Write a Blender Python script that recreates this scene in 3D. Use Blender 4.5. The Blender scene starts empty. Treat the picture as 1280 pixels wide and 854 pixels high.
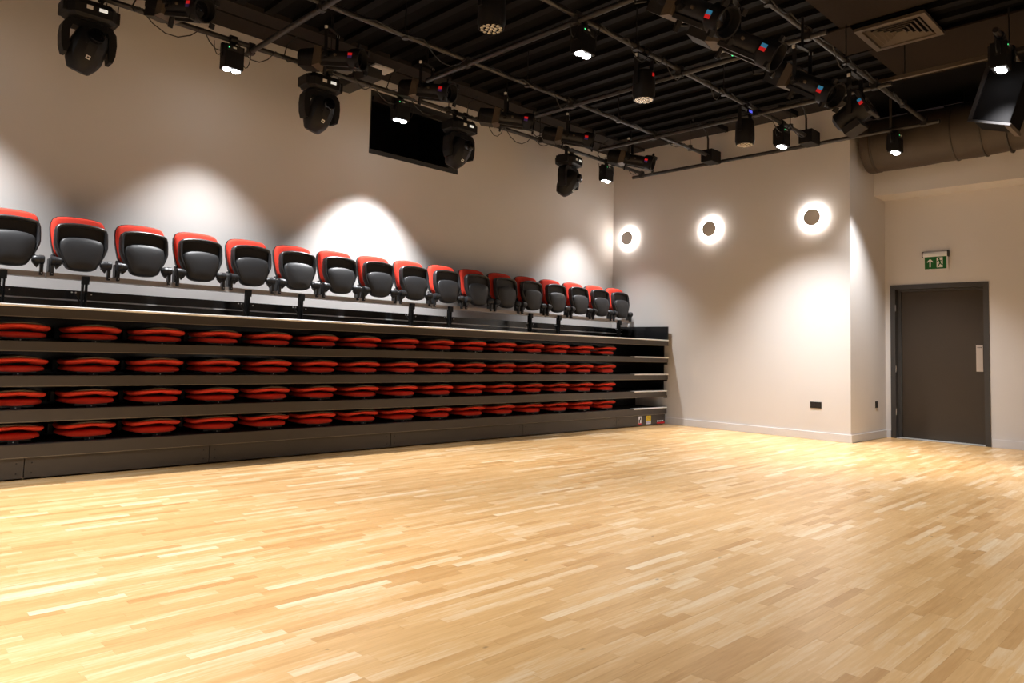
import bpy, bmesh, math, random
from mathutils import Vector, Matrix

# ------------------------------------------------------------------ camera, world, exposure
SC = bpy.context.scene
COL = SC.collection
EYE = Vector((0.0, 0.0, 1.05))
YAW, PITCH, ROLL = math.radians(45.97043835), math.radians(3.81910954), math.radians(1.57396131)
fwd = Vector((math.cos(YAW)*math.cos(PITCH), math.sin(YAW)*math.cos(PITCH), math.sin(PITCH)))
rgt = Vector((math.sin(YAW), -math.cos(YAW), 0.0))
upv = rgt.cross(fwd)
r2 = math.cos(ROLL)*rgt + math.sin(ROLL)*upv
u2 = -math.sin(ROLL)*rgt + math.cos(ROLL)*upv
cd = bpy.data.cameras.new('camera')
cam = bpy.data.objects.new('camera', cd)
COL.objects.link(cam)
cam.matrix_world = Matrix(((r2.x, u2.x, -fwd.x, EYE.x), (r2.y, u2.y, -fwd.y, EYE.y),
                           (r2.z, u2.z, -fwd.z, EYE.z), (0, 0, 0, 1)))
cd.sensor_fit = 'HORIZONTAL'
cd.sensor_width = 36.0
cd.lens = 913.2586/1280*36.0
cd.shift_x = (640-628.661)/1280
cd.shift_y = (379.3306-427)/1280
cd.clip_start = 0.05
SC.camera = cam

wd = bpy.data.worlds.new('world')
SC.world = wd
wd.use_nodes = True
wd.node_tree.nodes['Background'].inputs[0].default_value = (0.0, 0.0, 0.0, 1)
wd.node_tree.nodes['Background'].inputs[1].default_value = 0.0

SC.view_settings.view_transform = 'Standard'
SC.view_settings.look = 'None'
SC.view_settings.gamma = 1.0
SC.view_settings.use_curve_mapping = False
SC.view_settings.exposure = 0.18

LAMP_COLOUR = (0.985, 0.99, 1.0)
LAMP_WATTS = 680.0
RING_STRENGTH = 15.0

rnd = random.Random(7)

# ------------------------------------------------------------------ materials
def mat(name, col, rough=0.6, metal=0.0, var=0.0, vscale=30.0, bump=0.0, bscale=200.0, emit=None, es=0.0, spec=0.5):
    m = bpy.data.materials.new(name)
    m.use_nodes = True
    nt = m.node_tree
    b = nt.nodes['Principled BSDF']
    b.inputs['Base Color'].default_value = (*col, 1)
    b.inputs['Roughness'].default_value = rough
    b.inputs['Metallic'].default_value = metal
    b.inputs['Specular IOR Level'].default_value = spec
    tc = nt.nodes.new('ShaderNodeTexCoord')
    if var > 0:
        n = nt.nodes.new('ShaderNodeTexNoise')
        n.inputs['Scale'].default_value = vscale
        n.inputs['Detail'].default_value = 4
        nt.links.new(tc.outputs['Object'], n.inputs['Vector'])
        r = nt.nodes.new('ShaderNodeMapRange')
        r.inputs['To Min'].default_value = 1-var
        r.inputs['To Max'].default_value = 1+var
        nt.links.new(n.outputs['Fac'], r.inputs['Value'])
        mx = nt.nodes.new('ShaderNodeVectorMath')
        mx.operation = 'SCALE'
        mx.inputs[0].default_value = col
        nt.links.new(r.outputs['Result'], mx.inputs['Scale'])
        nt.links.new(mx.outputs['Vector'], b.inputs['Base Color'])
    if bump > 0:
        n2 = nt.nodes.new('ShaderNodeTexNoise')
        n2.inputs['Scale'].default_value = bscale
        n2.inputs['Detail'].default_value = 3
        nt.links.new(tc.outputs['Object'], n2.inputs['Vector'])
        bp = nt.nodes.new('ShaderNodeBump')
        bp.inputs['Strength'].default_value = bump
        bp.inputs['Distance'].default_value = 0.002
        nt.links.new(n2.outputs['Fac'], bp.inputs['Height'])
        nt.links.new(bp.outputs['Normal'], b.inputs['Normal'])
    if emit:
        b.inputs['Emission Color'].default_value = (*emit, 1)
        b.inputs['Emission Strength'].default_value = es
    return m

def wood_floor():
    m = bpy.data.materials.new('oak_strip')
    m.use_nodes = True
    nt = m.node_tree
    L = nt.links.new
    b = nt.nodes['Principled BSDF']
    at = nt.nodes.new('ShaderNodeAttribute'); at.attribute_name = 'tone'
    sep = nt.nodes.new('ShaderNodeSeparateColor'); L(at.outputs['Color'], sep.inputs['Color'])
    geo = nt.nodes.new('ShaderNodeNewGeometry')
    off = nt.nodes.new('ShaderNodeVectorMath'); off.operation = 'SCALE'
    off.inputs[0].default_value = (37.0, 91.0, 13.0)
    L(sep.outputs['Green'], off.inputs['Scale'])
    add = nt.nodes.new('ShaderNodeVectorMath'); add.operation = 'ADD'
    L(geo.outputs['Position'], add.inputs[0]); L(off.outputs['Vector'], add.inputs[1])
    mp = nt.nodes.new('ShaderNodeMapping'); mp.inputs['Scale'].default_value = (4.0, 70.0, 1.0)
    L(add.outputs['Vector'], mp.inputs['Vector'])
    n = nt.nodes.new('ShaderNodeTexNoise'); n.inputs['Scale'].default_value = 1.0
    n.inputs['Detail'].default_value = 5; n.inputs['Distortion'].default_value = 0.8
    L(mp.outputs['Vector'], n.inputs['Vector'])
    mp2 = nt.nodes.new('ShaderNodeMapping'); mp2.inputs['Scale'].default_value = (9.0, 40.0, 1.0)
    L(add.outputs['Vector'], mp2.inputs['Vector'])
    n2 = nt.nodes.new('ShaderNodeTexNoise'); n2.inputs['Scale'].default_value = 0.6
    n2.inputs['Detail'].default_value = 2
    L(mp2.outputs['Vector'], n2.inputs['Vector'])
    cr = nt.nodes.new('ShaderNodeValToRGB')
    cr.color_ramp.elements[0].position = 0.0; cr.color_ramp.elements[0].color = (0.45, 0.230, 0.075, 1)
    cr.color_ramp.elements[1].position = 1.0; cr.color_ramp.elements[1].color = (0.82, 0.66, 0.45, 1)
    e = cr.color_ramp.elements.new(0.55); e.color = (0.655, 0.400, 0.172, 1)
    # tone + grain
    g1 = nt.nodes.new('ShaderNodeMath'); g1.operation = 'MULTIPLY_ADD'
    L(n.outputs['Fac'], g1.inputs[0]); g1.inputs[1].default_value = 0.60; L(sep.outputs['Red'], g1.inputs[2])
    g2 = nt.nodes.new('ShaderNodeMath'); g2.operation = 'MULTIPLY_ADD'
    L(n2.outputs['Fac'], g2.inputs[0]); g2.inputs[1].default_value = 0.30; L(g1.outputs[0], g2.inputs[2])
    g3 = nt.nodes.new('ShaderNodeMath'); g3.operation = 'SUBTRACT'
    L(g2.outputs[0], g3.inputs[0]); g3.inputs[1].default_value = 0.43
    L(g3.outputs[0], cr.inputs['Fac'])
    # small dark knots
    v = nt.nodes.new('ShaderNodeTexVoronoi'); v.inputs['Scale'].default_value = 1.0
    mp3 = nt.nodes.new('ShaderNodeMapping'); mp3.inputs['Scale'].default_value = (3.2, 5.5, 1.0)
    L(add.outputs['Vector'], mp3.inputs['Vector']); L(mp3.outputs['Vector'], v.inputs['Vector'])
    kr = nt.nodes.new('ShaderNodeMapRange'); kr.inputs['From Min'].default_value = 0.015
    kr.inputs['From Max'].default_value = 0.055; kr.inputs['To Min'].default_value = 0.45
    L(v.outputs['Distance'], kr.inputs['Value'])
    km = nt.nodes.new('ShaderNodeVectorMath'); km.operation = 'SCALE'
    L(cr.outputs['Color'], km.inputs[0]); L(kr.outputs['Result'], km.inputs['Scale'])
    L(km.outputs['Vector'], b.inputs['Base Color'])
    b.inputs['Roughness'].default_value = 0.33
    b.inputs['Specular IOR Level'].default_value = 0.5
    return m

M = {}
M['wall'] = mat('wall_paint', (0.64, 0.61, 0.59), 0.75, var=0.015, vscale=3, bump=0.05, bscale=260, spec=0.25)
M['skirt'] = mat('skirting_paint', (0.64, 0.63, 0.64), 0.42, var=0.02)
M['oak'] = wood_floor()
M['subfloor'] = mat('subfloor', (0.16, 0.085, 0.035), 0.8, var=0.1)
M['ceil'] = mat('ceiling_black', (0.0045, 0.0042, 0.0045), 0.8, spec=0.08, var=0.2)
M['rib'] = mat('decking_rib', (0.0058, 0.0052, 0.0052), 0.6, spec=0.08, var=0.2)
M['soffit'] = mat('soffit_grey', (0.030, 0.026, 0.024), 0.7, spec=0.08, var=0.12, vscale=20)
M['tile'] = mat('ceiling_tile_dark', (0.026, 0.019, 0.014), 0.8, spec=0.08, var=0.15)
M['grille'] = mat('grille_beige', (0.10, 0.075, 0.052), 0.6, var=0.05)
M['fascia'] = mat('fascia_bronze', (0.043, 0.034, 0.027), 0.42, var=0.06, vscale=12, bump=0.03)
M['lip'] = mat('fascia_lip', (0.19, 0.155, 0.11), 0.35, metal=0.3, var=0.05)
M['deck'] = mat('deck_black', (0.012, 0.012, 0.013), 0.6, var=0.1)
M['riser'] = mat('riser_black', (0.010, 0.010, 0.011), 0.22, var=0.1)
M['alu'] = mat('aluminium', (0.66, 0.65, 0.64), 0.4, metal=0.25, var=0.03)
M['nosing'] = mat('nosing_silver', (0.82, 0.81, 0.80), 0.45, metal=0.1, var=0.03)
M['rail'] = mat('rail_taupe', (0.50, 0.43, 0.38), 0.5, var=0.04)
M['red'] = mat('red_fabric', (0.76, 0.060, 0.035), 0.85, var=0.10, vscale=60, bump=0.25, bscale=900, spec=0.2)
M['plastic'] = mat('black_plastic', (0.023, 0.023, 0.025), 0.38, var=0.08, bump=0.12, bscale=500)
M['shell'] = mat('grey_black_shell', (0.024, 0.024, 0.026), 0.48, var=0.10, vscale=9, bump=0.15, bscale=450)
M['cavity'] = mat('dark_cavity', (0.014, 0.012, 0.011), 0.6, var=0.05)
M['brownshell'] = mat('taupe_shell', (0.10, 0.078, 0.057), 0.5, var=0.08)
M['steel'] = mat('screw_steel', (0.6, 0.6, 0.6), 0.3, metal=0.8, var=0.03)
M['pipe'] = mat('grid_pipe_black', (0.032, 0.028, 0.026), 0.36, metal=0.25, var=0.08)
M['fix'] = mat('fixture_black', (0.010, 0.009, 0.009), 0.5, spec=0.25, var=0.1, bump=0.05)
M['fix2'] = mat('fixture_charcoal', (0.024, 0.022, 0.022), 0.42, spec=0.35, var=0.08)
M['gate'] = mat('gate_brown', (0.085, 0.062, 0.042), 0.5, var=0.06)
M['lens'] = mat('lens_dark', (0.004, 0.004, 0.005), 0.08)
M['cell'] = mat('led_cell', (0.75, 0.72, 0.66), 0.15, metal=0.7)
M['led'] = mat('led_white', (1, 1, 1), 0.4, emit=(0.97, 0.985, 1.0), es=30.0)
M['ring'] = mat('ring_diffuser', (0.9, 0.88, 0.86), 0.5, emit=(1.0, 0.93, 0.86), es=RING_STRENGTH)
M['green_led'] = mat('green_led', (0.0, 0.5, 0.1), 0.4, emit=(0.1, 1.0, 0.3), es=1.5)
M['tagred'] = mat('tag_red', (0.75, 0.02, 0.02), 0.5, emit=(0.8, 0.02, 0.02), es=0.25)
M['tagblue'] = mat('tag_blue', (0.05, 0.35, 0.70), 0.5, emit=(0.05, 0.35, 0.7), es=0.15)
M['tagviolet'] = mat('tag_violet', (0.10, 0.06, 0.45), 0.5, var=0.05)
M['screen_lit'] = mat('display_lit', (0.7, 0.7, 0.65), 0.4, emit=(0.9, 0.88, 0.8), es=0.55)
M['white'] = mat('white_plastic', (0.74, 0.72, 0.69), 0.45, var=0.03)
M['doorleaf'] = mat('door_brown', (0.040, 0.028, 0.018), 0.55, var=0.08, vscale=5, bump=0.03)
M['frame'] = mat('door_frame_grey', (0.046, 0.043, 0.041), 0.45, var=0.05)
M['plate'] = mat('push_plate', (0.62, 0.55, 0.50), 0.32, metal=0.5, var=0.03)
M['ink'] = mat('ink_black', (0.01, 0.01, 0.01), 0.7, var=0.05)
M['black'] = mat('socket_black', (0.012, 0.010, 0.009), 0.4, var=0.05)
M['green'] = mat('sign_green', (0.0, 0.105, 0.012), 0.7, var=0.03)
M['signwhite'] = mat('sign_white', (0.80, 0.78, 0.70), 0.5, var=0.02)
M['yellow'] = mat('sticker_yellow', (0.75, 0.52, 0.01), 0.5, var=0.03)
M['stickwhite'] = mat('sticker_white', (0.72, 0.71, 0.74), 0.5, var=0.03)
M['stickred'] = mat('sticker_red', (0.55, 0.01, 0.02), 0.5, var=0.03)
M['duct'] = mat('duct_brown', (0.055, 0.040, 0.027), 0.6, var=0.22, vscale=7, bump=0.3, bscale=25)
M['ductband'] = mat('duct_band', (0.035, 0.027, 0.020), 0.5, var=0.1)
M['cable'] = mat('cable_black', (0.015, 0.015, 0.015), 0.5, var=0.05)
M['screen'] = mat('booth_dark', (0.006, 0.007, 0.010), 0.7, var=0.1)
M['winframe'] = mat('booth_frame', (0.030, 0.030, 0.031), 0.5, var=0.06)

def glass_mat():
    m = bpy.data.materials.new('booth_glass'); m.use_nodes = True
    b = m.node_tree.nodes['Principled BSDF']
    b.inputs['Base Color'].default_value = (0.75, 0.8, 0.85, 1)
    b.inputs['Roughness'].default_value = 0.03
    b.inputs['Transmission Weight'].default_value = 1.0
    b.inputs['IOR'].default_value = 1.2
    return m
M['glass'] = glass_mat()

# ------------------------------------------------------------------ mesh helpers
class MB:
    def __init__(self):
        self.v = []; self.f = []
    def add(self, vs, fs, mtx=None):
        o = len(self.v)
        for p in vs:
            p = Vector(p)
            self.v.append(tuple(mtx @ p) if mtx is not None else tuple(p))
        self.f += [tuple(i+o for i in f) for f in fs]
        return self
    def box(self, x0, x1, y0, y1, z0, z1, mtx=None, bev=0.0):
        if bev <= 0:
            vs = [(x0,y0,z0),(x1,y0,z0),(x1,y1,z0),(x0,y1,z0),(x0,y0,z1),(x1,y0,z1),(x1,y1,z1),(x0,y1,z1)]
            return self.add(vs, [(0,3,2,1),(4,5,6,7),(0,1,5,4),(1,2,6,5),(2,3,7,6),(3,0,4,7)], mtx)
        bm = bmesh.new()
        bmesh.ops.create_cube(bm, size=1.0)
        for v in bm.verts:
            v.co = Vector(((x0+x1)/2+v.co.x*(x1-x0), (y0+y1)/2+v.co.y*(y1-y0), (z0+z1)/2+v.co.z*(z1-z0)))
        bmesh.ops.bevel(bm, geom=list(bm.edges), offset=bev, segments=2, profile=0.6, affect='EDGES')
        bm.verts.index_update()
        self.add([v.co.copy() for v in bm.verts], [[v.index for v in f.verts] for f in bm.faces], mtx)
        bm.free()
        return self
    def loft(self, loops, cap0=True, cap1=True, mtx=None, closed=True):
        n = len(loops[0]); vs = [p for l in loops for p in l]; fs = []
        for k in range(len(loops)-1):
            for i in range(n if closed else n-1):
                j = (i+1) % n
                fs.append((k*n+i, k*n+j, (k+1)*n+j, (k+1)*n+i))
        if cap0: fs.append(tuple(range(n))[::-1])
        if cap1: fs.append(tuple((len(loops)-1)*n+i for i in range(n)))
        return self.add(vs, fs, mtx)
    def lathe(self, p0, p1, prof, n=20, cap=True, mtx=None):
        """prof: list of (t along p0->p1 in metres, radius)"""
        p0 = Vector(p0); d = (Vector(p1)-p0).normalized()
        a = d.orthogonal().normalized(); b = d.cross(a)
        loops = [[p0+d*t+(a*math.cos(2*math.pi*i/n)+b*math.sin(2*math.pi*i/n))*r for i in range(n)] for t, r in prof]
        return self.loft(loops, cap, cap, mtx)
    def cyl(self, p0, p1, r, n=16, mtx=None):
        L = (Vector(p1)-Vector(p0)).length
        return self.lathe(p0, p1, [(0, r), (L, r)], n, True, mtx)
    def tube(self, pts, r, n=8, mtx=None):
        pts = [Vector(p) for p in pts]; loops = []
        prev = None
        for i, p in enumerate(pts):
            d = (pts[min(i+1, len(pts)-1)]-pts[max(i-1, 0)]).normalized()
            if prev is None: a = d.orthogonal().normalized()
            else: a = (prev - d*prev.dot(d)).normalized()
            prev = a; b = d.cross(a)
            loops.append([p+(a*math.cos(2*math.pi*k/n)+b*math.sin(2*math.pi*k/n))*r for k in range(n)])
        return self.loft(loops, True, True, mtx)
    def prism(self, pts, y0, y1, mtx=None):
        """outline in xz, extruded along y"""
        return self.loft([[(x, y0, z) for x, z in pts], [(x, y1, z) for x, z in pts]], True, True, mtx)
    def build(self, name, material, parent=None, smooth=None, loc=None, rot=None):
        me = bpy.data.meshes.new(name)
        me.from_pydata(self.v, [], self.f)
        bm = bmesh.new(); bm.from_mesh(me)
        bmesh.ops.recalc_face_normals(bm, faces=list(bm.faces))
        bm.to_mesh(me); bm.free()
        if smooth:
            for p in me.polygons: p.use_smooth = True
            me.set_sharp_from_angle(angle=math.radians(smooth))
        me.materials.append(material)
        o = bpy.data.objects.new(name, me)
        COL.objects.link(o)
        if parent is not None: o.parent = parent
        if loc is not None: o.location = loc
        if rot is not None: o.rotation_euler = rot
        return o

def thing(name, label, cat, loc=(0, 0, 0), rot=(0, 0, 0), group=None):
    o = bpy.data.objects.new(name, None)
    o.empty_display_size = 0.1
    COL.objects.link(o)
    o.location = loc; o.rotation_euler = rot
    o['label'] = label; o['category'] = cat
    if group: o['group'] = group
    return o

def tag(o, label, cat, group=None):
    o['label'] = label; o['category'] = cat
    if group: o['group'] = group
    return o

def struct(o):
    o['kind'] = 'structure'
    return o

def copy_tree(o, parent=None):
    c = o.copy(); COL.objects.link(c)
    if parent is not None:
        c.parent = parent
    for ch in list(o.children):
        copy_tree(ch, c)
    return c

ORD = ['first', 'second', 'third', 'fourth', 'fifth', 'sixth', 'seventh', 'eighth', 'ninth', 'tenth', 'eleventh',
       'twelfth', 'thirteenth', 'fourteenth', 'fifteenth', 'sixteenth', 'seventeenth']

# ------------------------------------------------------------------ room shell
XW, YW, XD, YR, ZC = 9.88, 7.57, 11.17, 3.69, 4.475      # end wall, seat wall, door wall, return wall, ceiling
X0, Y0 = -3.2, -3.2

# window opening in the seat wall
WX0, WX1, WZ0, WZ1 = 4.942, 6.39, 3.46, 4.27
b = MB()
b.box(X0, WX0, YW, YW+.25, 0, 4.7); b.box(WX1, XW+.3, YW, YW+.25, 0, 4.7)
b.box(WX0, WX1, YW, YW+.25, 0, WZ0); b.box(WX0, WX1, YW, YW+.25, WZ1, 4.7)
struct(b.build('wall_left', M['wall']))
b = MB(); b.box(XW, XW+.2, YR, YW, 0, 4.7)
struct(b.build('wall_back', M['wall']))
b = MB(); b.box(XW+.2, XD+.25, YR, YR+.2, 0, 4.7)
struct(b.build('wall_return', M['wall']))
DY0, DY1, DH = 2.427, 3.62, 2.15
b = MB()
b.box(XD, XD+.25, DY1, YR, 0, 4.7); b.box(XD, XD+.25, Y0, DY0, 0, 4.7); b.box(XD, XD+.25, DY0, DY1, DH, 4.7)
struct(b.build('wall_right', M['wall']))
b = MB(); b.box(10.745, XD, Y0, YR, 3.375, 4.7)
struct(b.build('wall_header', M['wall']))
b = MB(); b.box(X0, XD+.2, Y0-.2, Y0, 0, 4.7)
struct(b.build('wall_front', M['wall']))
b = MB(); b.box(X0-.2, X0, Y0, YW, 0, 4.7)
struct(b.build('wall_near', M['wall']))

# ceiling: black deck with ribs, grey soffit strips along the walls
ceil = struct(MB().box(X0, XD+.2, Y0, YW, ZC, ZC+.2).build('ceiling', M['ceil']))
x = -0.2
while x < 9.2:
    MB().box(x, x+.09, -1.0, 6.92, ZC-.055, ZC).build('ceiling_rib', M['rib'], ceil)
    x += .31
b = MB(); b.box(-1.0, XW, 7.24, YW, ZC-.05, ZC); b.box(-1.0, XW, 6.95, 7.20, ZC-.05, ZC)
struct(b.build('trim_1', M['soffit']))
b = MB(); b.box(9.30, XW, YR, 6.93, ZC-.02, ZC)
struct(b.build('trim_2', M['soffit']))
for y in (6.3, 5.35, 4.3):
    MB().box(9.18, 9.70, y, y+.05, ZC-.09, ZC-.02).build('ceiling_rib', M['rib'], ceil)
# darker tiles over the right-hand corner
b = MB(); b.box(6.55, 7.36, .2, 2.84, 4.40, ZC-.056); b.box(8.12, 9.25, -.2, 2.84, 4.40, ZC-.056); b.box(7.40, 8.09, 2.76, 3.05, 4.40, ZC-.056)
struct(b.build('trim_3', M['tile']))

# skirting boards
def skirting(name, x0, x1, y0, y1):
    o = struct(MB().box(x0, x1, y0, y1, 0.0, 0.105, bev=.004).build(name, M['skirt']))
    return o
skirting('baseboard_back', XW-.016, XW, YR-.016, YW)
skirting('baseboard_return', XW, XD, YR-.016, YR)
b = MB(); b.box(XD-.016, XD, Y0, DY0-.012, 0, .105); b.box(XD-.016, XD, DY1+.004, YR-.016, 0, .105)
struct(b.build('baseboard_right', M['skirt']))
skirting('baseboard_left', X0, XW-.016, YW-.016, YW)

# ------------------------------------------------------------------ floor of oak strips
floor = struct(MB().box(X0, XD+.05, Y0, YW, -.12, -.012).build('floor', M['subfloor']))
SW, GAP = .0485, .00012
strips = []
nrow = int((7.55-(-.6))/SW)
for r in range(nrow):
    y = -.6+r*SW
    xs = -1.0 - rnd.random()*.5
    while xs < XD:
        L = rnd.choice((.24, .30, .36, .42, .48, .55, .62))*rnd.uniform(.92, 1.08)
        x1 = min(xs+L, XD)
        if x1 > -.6 and x1-xs > .02 and not (y+SW > YR-.002 and x1 > XW+.001 and xs > XW):
            xe = x1
            if y+SW > YR and xe > XW: xe = XW
            # keep what lies ahead of the camera, with a margin to the sides
            cx_, cy_ = (xs+xe)/2, y+SW/2
            d = Vector((cx_, cy_, 0))
            if d.length > .4 and d.normalized().dot(Vector((math.cos(YAW), math.sin(YAW), 0))) > .50:
                strips.append((xs, xe, y, rnd.random(), rnd.random()))
        xs += L

def tone(t):
    if t < .10: return .16+1.2*t
    if t > .90: return .62+2.2*(t-.90)
    return .34+.30*(t-.10)/.8

def strip_mesh(name, items, parent, stuff=False):
    vs, fs, cols = [], [], []
    for (xa, xb, y, t, u) in items:
        o = len(vs); g = GAP; zt = (u-.5)*.0003
        x0, x1, y0, y1 = xa+g, xb-g, y+g, y+SW-g
        vs += [(x0, y0, zt), (x1, y0, zt), (x1, y1, zt), (x0, y1, zt), (x0, y0, -.012), (x1, y0, -.012), (x1, y1, -.012), (x0, y1, -.012)]
        fs += [(o, o+1, o+2, o+3), (o+4, o+5, o+1, o), (o+5, o+6, o+2, o+1), (o+6, o+7, o+3, o+2), (o+7, o+4, o, o+3)]
        cols += [(tone(t), u, 0, 1)]*8
    me = bpy.data.meshes.new(name)
    me.from_pydata(vs, [], fs)
    a = me.color_attributes.new('tone', 'FLOAT_COLOR', 'POINT')
    a.data.foreach_set('color', [c for q in cols for c in q])
    me.materials.append(M['oak'])
    o = bpy.data.objects.new(name, me); COL.objects.link(o); o.parent = parent
    if stuff: o['kind'] = 'stuff'
    return o

def in_frame(s):
    p = Vector(((s[0]+s[1])/2, s[2], 0))-EYE
    dz = p.dot(fwd)
    if dz < .3: return False
    u = 628.66+913.26*p.dot(r2)/dz; v = 379.33-913.26*p.dot(u2)/dz
    return -15 < u < 1295 and 0 < v < 868
vis = sorted([s for s in strips if in_frame(s)], key=lambda s: (Vector(((s[0]+s[1])/2, s[2], 0))-EYE).length)
near = vis[:300]
ns = set(near)
for s in near:
    strip_mesh('floor_strip', [s], floor)
strip_mesh('floor_strips', [s for s in strips if s not in ns], floor, True)

# ------------------------------------------------------------------ control-room window
win = struct(MB().box(WX0+.001, WX0+.03, YW+.02, YW+.10, WZ0+.05, WZ1-.07).box(WX1-.03, WX1-.001, YW+.02, YW+.10, WZ0+.05, WZ1-.07)
             .box(WX0+.001, WX1-.001, YW+.02, YW+.10, WZ1-.07, WZ1-.001).box(WX0+.001, WX1-.001, YW+.004, YW+.10, WZ0+.001, WZ0+.06)
             .box(WX1-.16, WX1-.001, YW+.01, YW+.10, WZ0+.06, WZ0+.13).build('window_1', M['winframe']))
MB().box(WX0+.02, WX1-.02, YW+.05, YW+.056, WZ0+.05, WZ1-.06).build('pane', M['glass'], win)
MB().box(WX0+.05, WX1-.08, YW+.006, YW+.05, WZ1-.13, WZ1-.072).build('blind_box', M['fix2'], win)
b = MB(); b.box(WX0-.3, WX1+.3, YW+1.2, YW+1.3, WZ0-.3, WZ1+.3); b.box(WX0-.3, WX0-.2, YW+.26, YW+1.2, WZ0-.3, WZ1+.3)
b.box(WX1+.2, WX1+.3, YW+.26, YW+1.2, WZ0-.3, WZ1+.3); b.box(WX0-.3, WX1+.3, YW+.26, YW+1.2, WZ1+.2, WZ1+.3); b.box(WX0-.3, WX1+.3, YW+.26, YW+1.2, WZ0-.3, WZ0-.2)
b.build('booth_lining', M['screen'], win)

# ------------------------------------------------------------------ door
door = struct(MB().box(XD-.012, XD+.20, DY0, DY0+.062, 0, DH).box(XD-.012, XD+.20, DY1-.062, DY1, 0, DH)
              .box(XD-.012, XD+.20, DY0+.062, DY1-.062, DH-.062, DH).build('door_1', M['frame']))
MB().box(XD+.10, XD+.155, DY0+.0625, DY0+.082, 0.001, DH-.0625).box(XD+.10, XD+.155, DY1-.105, DY1-.0625, 0.001, DH-.0625).box(XD+.10, XD+.155, DY0+.082, DY1-.105, DH-.09, DH-.0625).build('door_stop', M['frame'], door)
MB().box(XD+.125, XD+.17, DY0+.084, DY1-.108, .010, DH-.092).build('door_leaf', M['doorleaf'], door)
MB().box(XD+.02, XD+.19, DY0+.064, DY1-.064, .0, .009).build('threshold', M['alu'], door)
pl = MB().box(XD+.119, XD+.125, 2.530, 2.607, .965, 1.318).build('push_plate', M['plate'], door)
b = MB()
for i, w in enumerate((.010, .006, .008, .010, .009)):
    y = 2.592-i*.0115
    b.box(XD+.1183, XD+.119, y-w, y, 1.278, 1.288)
b.build('plate_lettering', M['ink'], pl)
for z in (.32, .92, 1.78):
    MB().cyl((XD-.004, DY1-.066, z), (XD-.004, DY1-.066, z+.09), .006, 8).build('hinge', M['steel'], door)

# ------------------------------------------------------------------ exit sign above the door
sg = thing('exit_sign', 'green running man exit sign with upward arrow on the wall above the door', 'sign', (XD, 3.033, 2.345))
# local: y along wall, facing -x
b = MB()
prof = [(-.001, .172), (-.055, .172), (-.066, .182), (-.066, .205), (-.050, .236), (-.001, .243)]
b.loft([[(px, -.148, pz) for px, pz in prof], [(px, .148, pz) for px, pz in prof]])
b.build('housing', M['nosing'], sg)
b = MB()
for y in (-.160, .148):
    b.box(-.070, -.001, y, y+.012, .165, .246)
b.build('end_cap', M['fix2'], sg)
MB().box(-.037, -.031, -.150, .150, -.008, .172).build('clear_sheet', M['wall'], sg)
MB().box(-.0385, -.0371, -.1325, .1325, .004, .171).build('green_panel', M['green'], sg)
def flat(pts, x, mtl, name):
    bb = MB(); bb.loft([[(x, -p[0], p[1]) for p in pts], [(x-.0006, -p[0], p[1]) for p in pts]])
    return bb.build(name, mtl, sg)
# arrow (sign u runs right as seen, u=-y)
b = MB()
def poly(u, x=-.0386, dx=.0008):
    b.loft([[(x, -p[0], p[1]) for p in u], [(x-dx, -p[0], p[1]) for p in u]])
ax, az = -.066, .088
poly([(ax-.008, az-.058), (ax+.008, az-.058), (ax+.008, az+.030), (ax-.008, az+.030)])
poly([(ax, az+.055), (ax, az+.033), (ax-.026, az+.008), (ax-.037, az+.008), (ax-.037, az+.018)])
poly([(ax, az+.033), (ax, az+.055), (ax+.037, az+.018), (ax+.037, az+.008), (ax+.026, az+.008)])
b.build('arrow', M['signwhite'], sg)
b = MB(); poly([(.014, .022), (.088, .022), (.088, .158), (.014, .158)])
b.build('doorway_square', M['signwhite'], sg)
b = MB()
def limb(p, q, w0, w1):
    d = Vector((q[0]-p[0], q[1]-p[1])).normalized(); n_ = Vector((-d.y, d.x))
    poly([(p[0]+n_.x*w0, p[1]+n_.y*w0), (q[0]+n_.x*w1, q[1]+n_.y*w1), (q[0]-n_.x*w1, q[1]-n_.y*w1), (p[0]-n_.x*w0, p[1]-n_.y*w0)], -.0395, .0008)
poly([(.041+.011*math.cos(k*.628), .139+.011*math.sin(k*.628)) for k in range(10)], -.0395, .0008)
limb((.045, .128), (.058, .080), .010, .009)
limb((.046, .122), (.068, .108), .005, .005); limb((.068, .108), (.082, .122), .005, .004)
limb((.044, .122), (.026, .112), .005, .005); limb((.026, .112), (.020, .094), .005, .004)
limb((.058, .082), (.074, .058), .008, .006); limb((.074, .058), (.094, .056), .006, .005)
limb((.054, .082), (.042, .058), .008, .006); limb((.042, .058), (.026, .026), .006, .005)
b.build('running_figure', M['green'], sg)
MB().box(-.0392, -.0386, .055, .075, -.006, -.001).build('status_lamp', M['screen_lit'], sg)

# wall sockets
def plate_thing(name, label, cat, loc, rotz, w, h, n):
    t = thing(name, label, cat, loc, (0, 0, rotz))
    MB().box(-w/2, w/2, -.009, 0, -h/2, h/2, bev=.003).build('face_plate', M['black'], t)
    for k in range(n):
        xc = (k-(n-1)/2)*w/(n+.4)*1.1
        MB().box(xc-.018, xc+.018, -.0115, -.009, -.022, .022).build('socket_face', M['fix2'], t)
    return t
plate_thing('wall_socket', 'black double socket low on the long pale wall below ring lamps', 'socket', (XW, 4.139, .458), math.pi/2*-1, .150, .085, 2)
plate_thing('wall_switch', 'small black single outlet on the narrow return wall beside the door', 'socket', (10.795, YR, .468), 0, .095, .09, 1)

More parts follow.
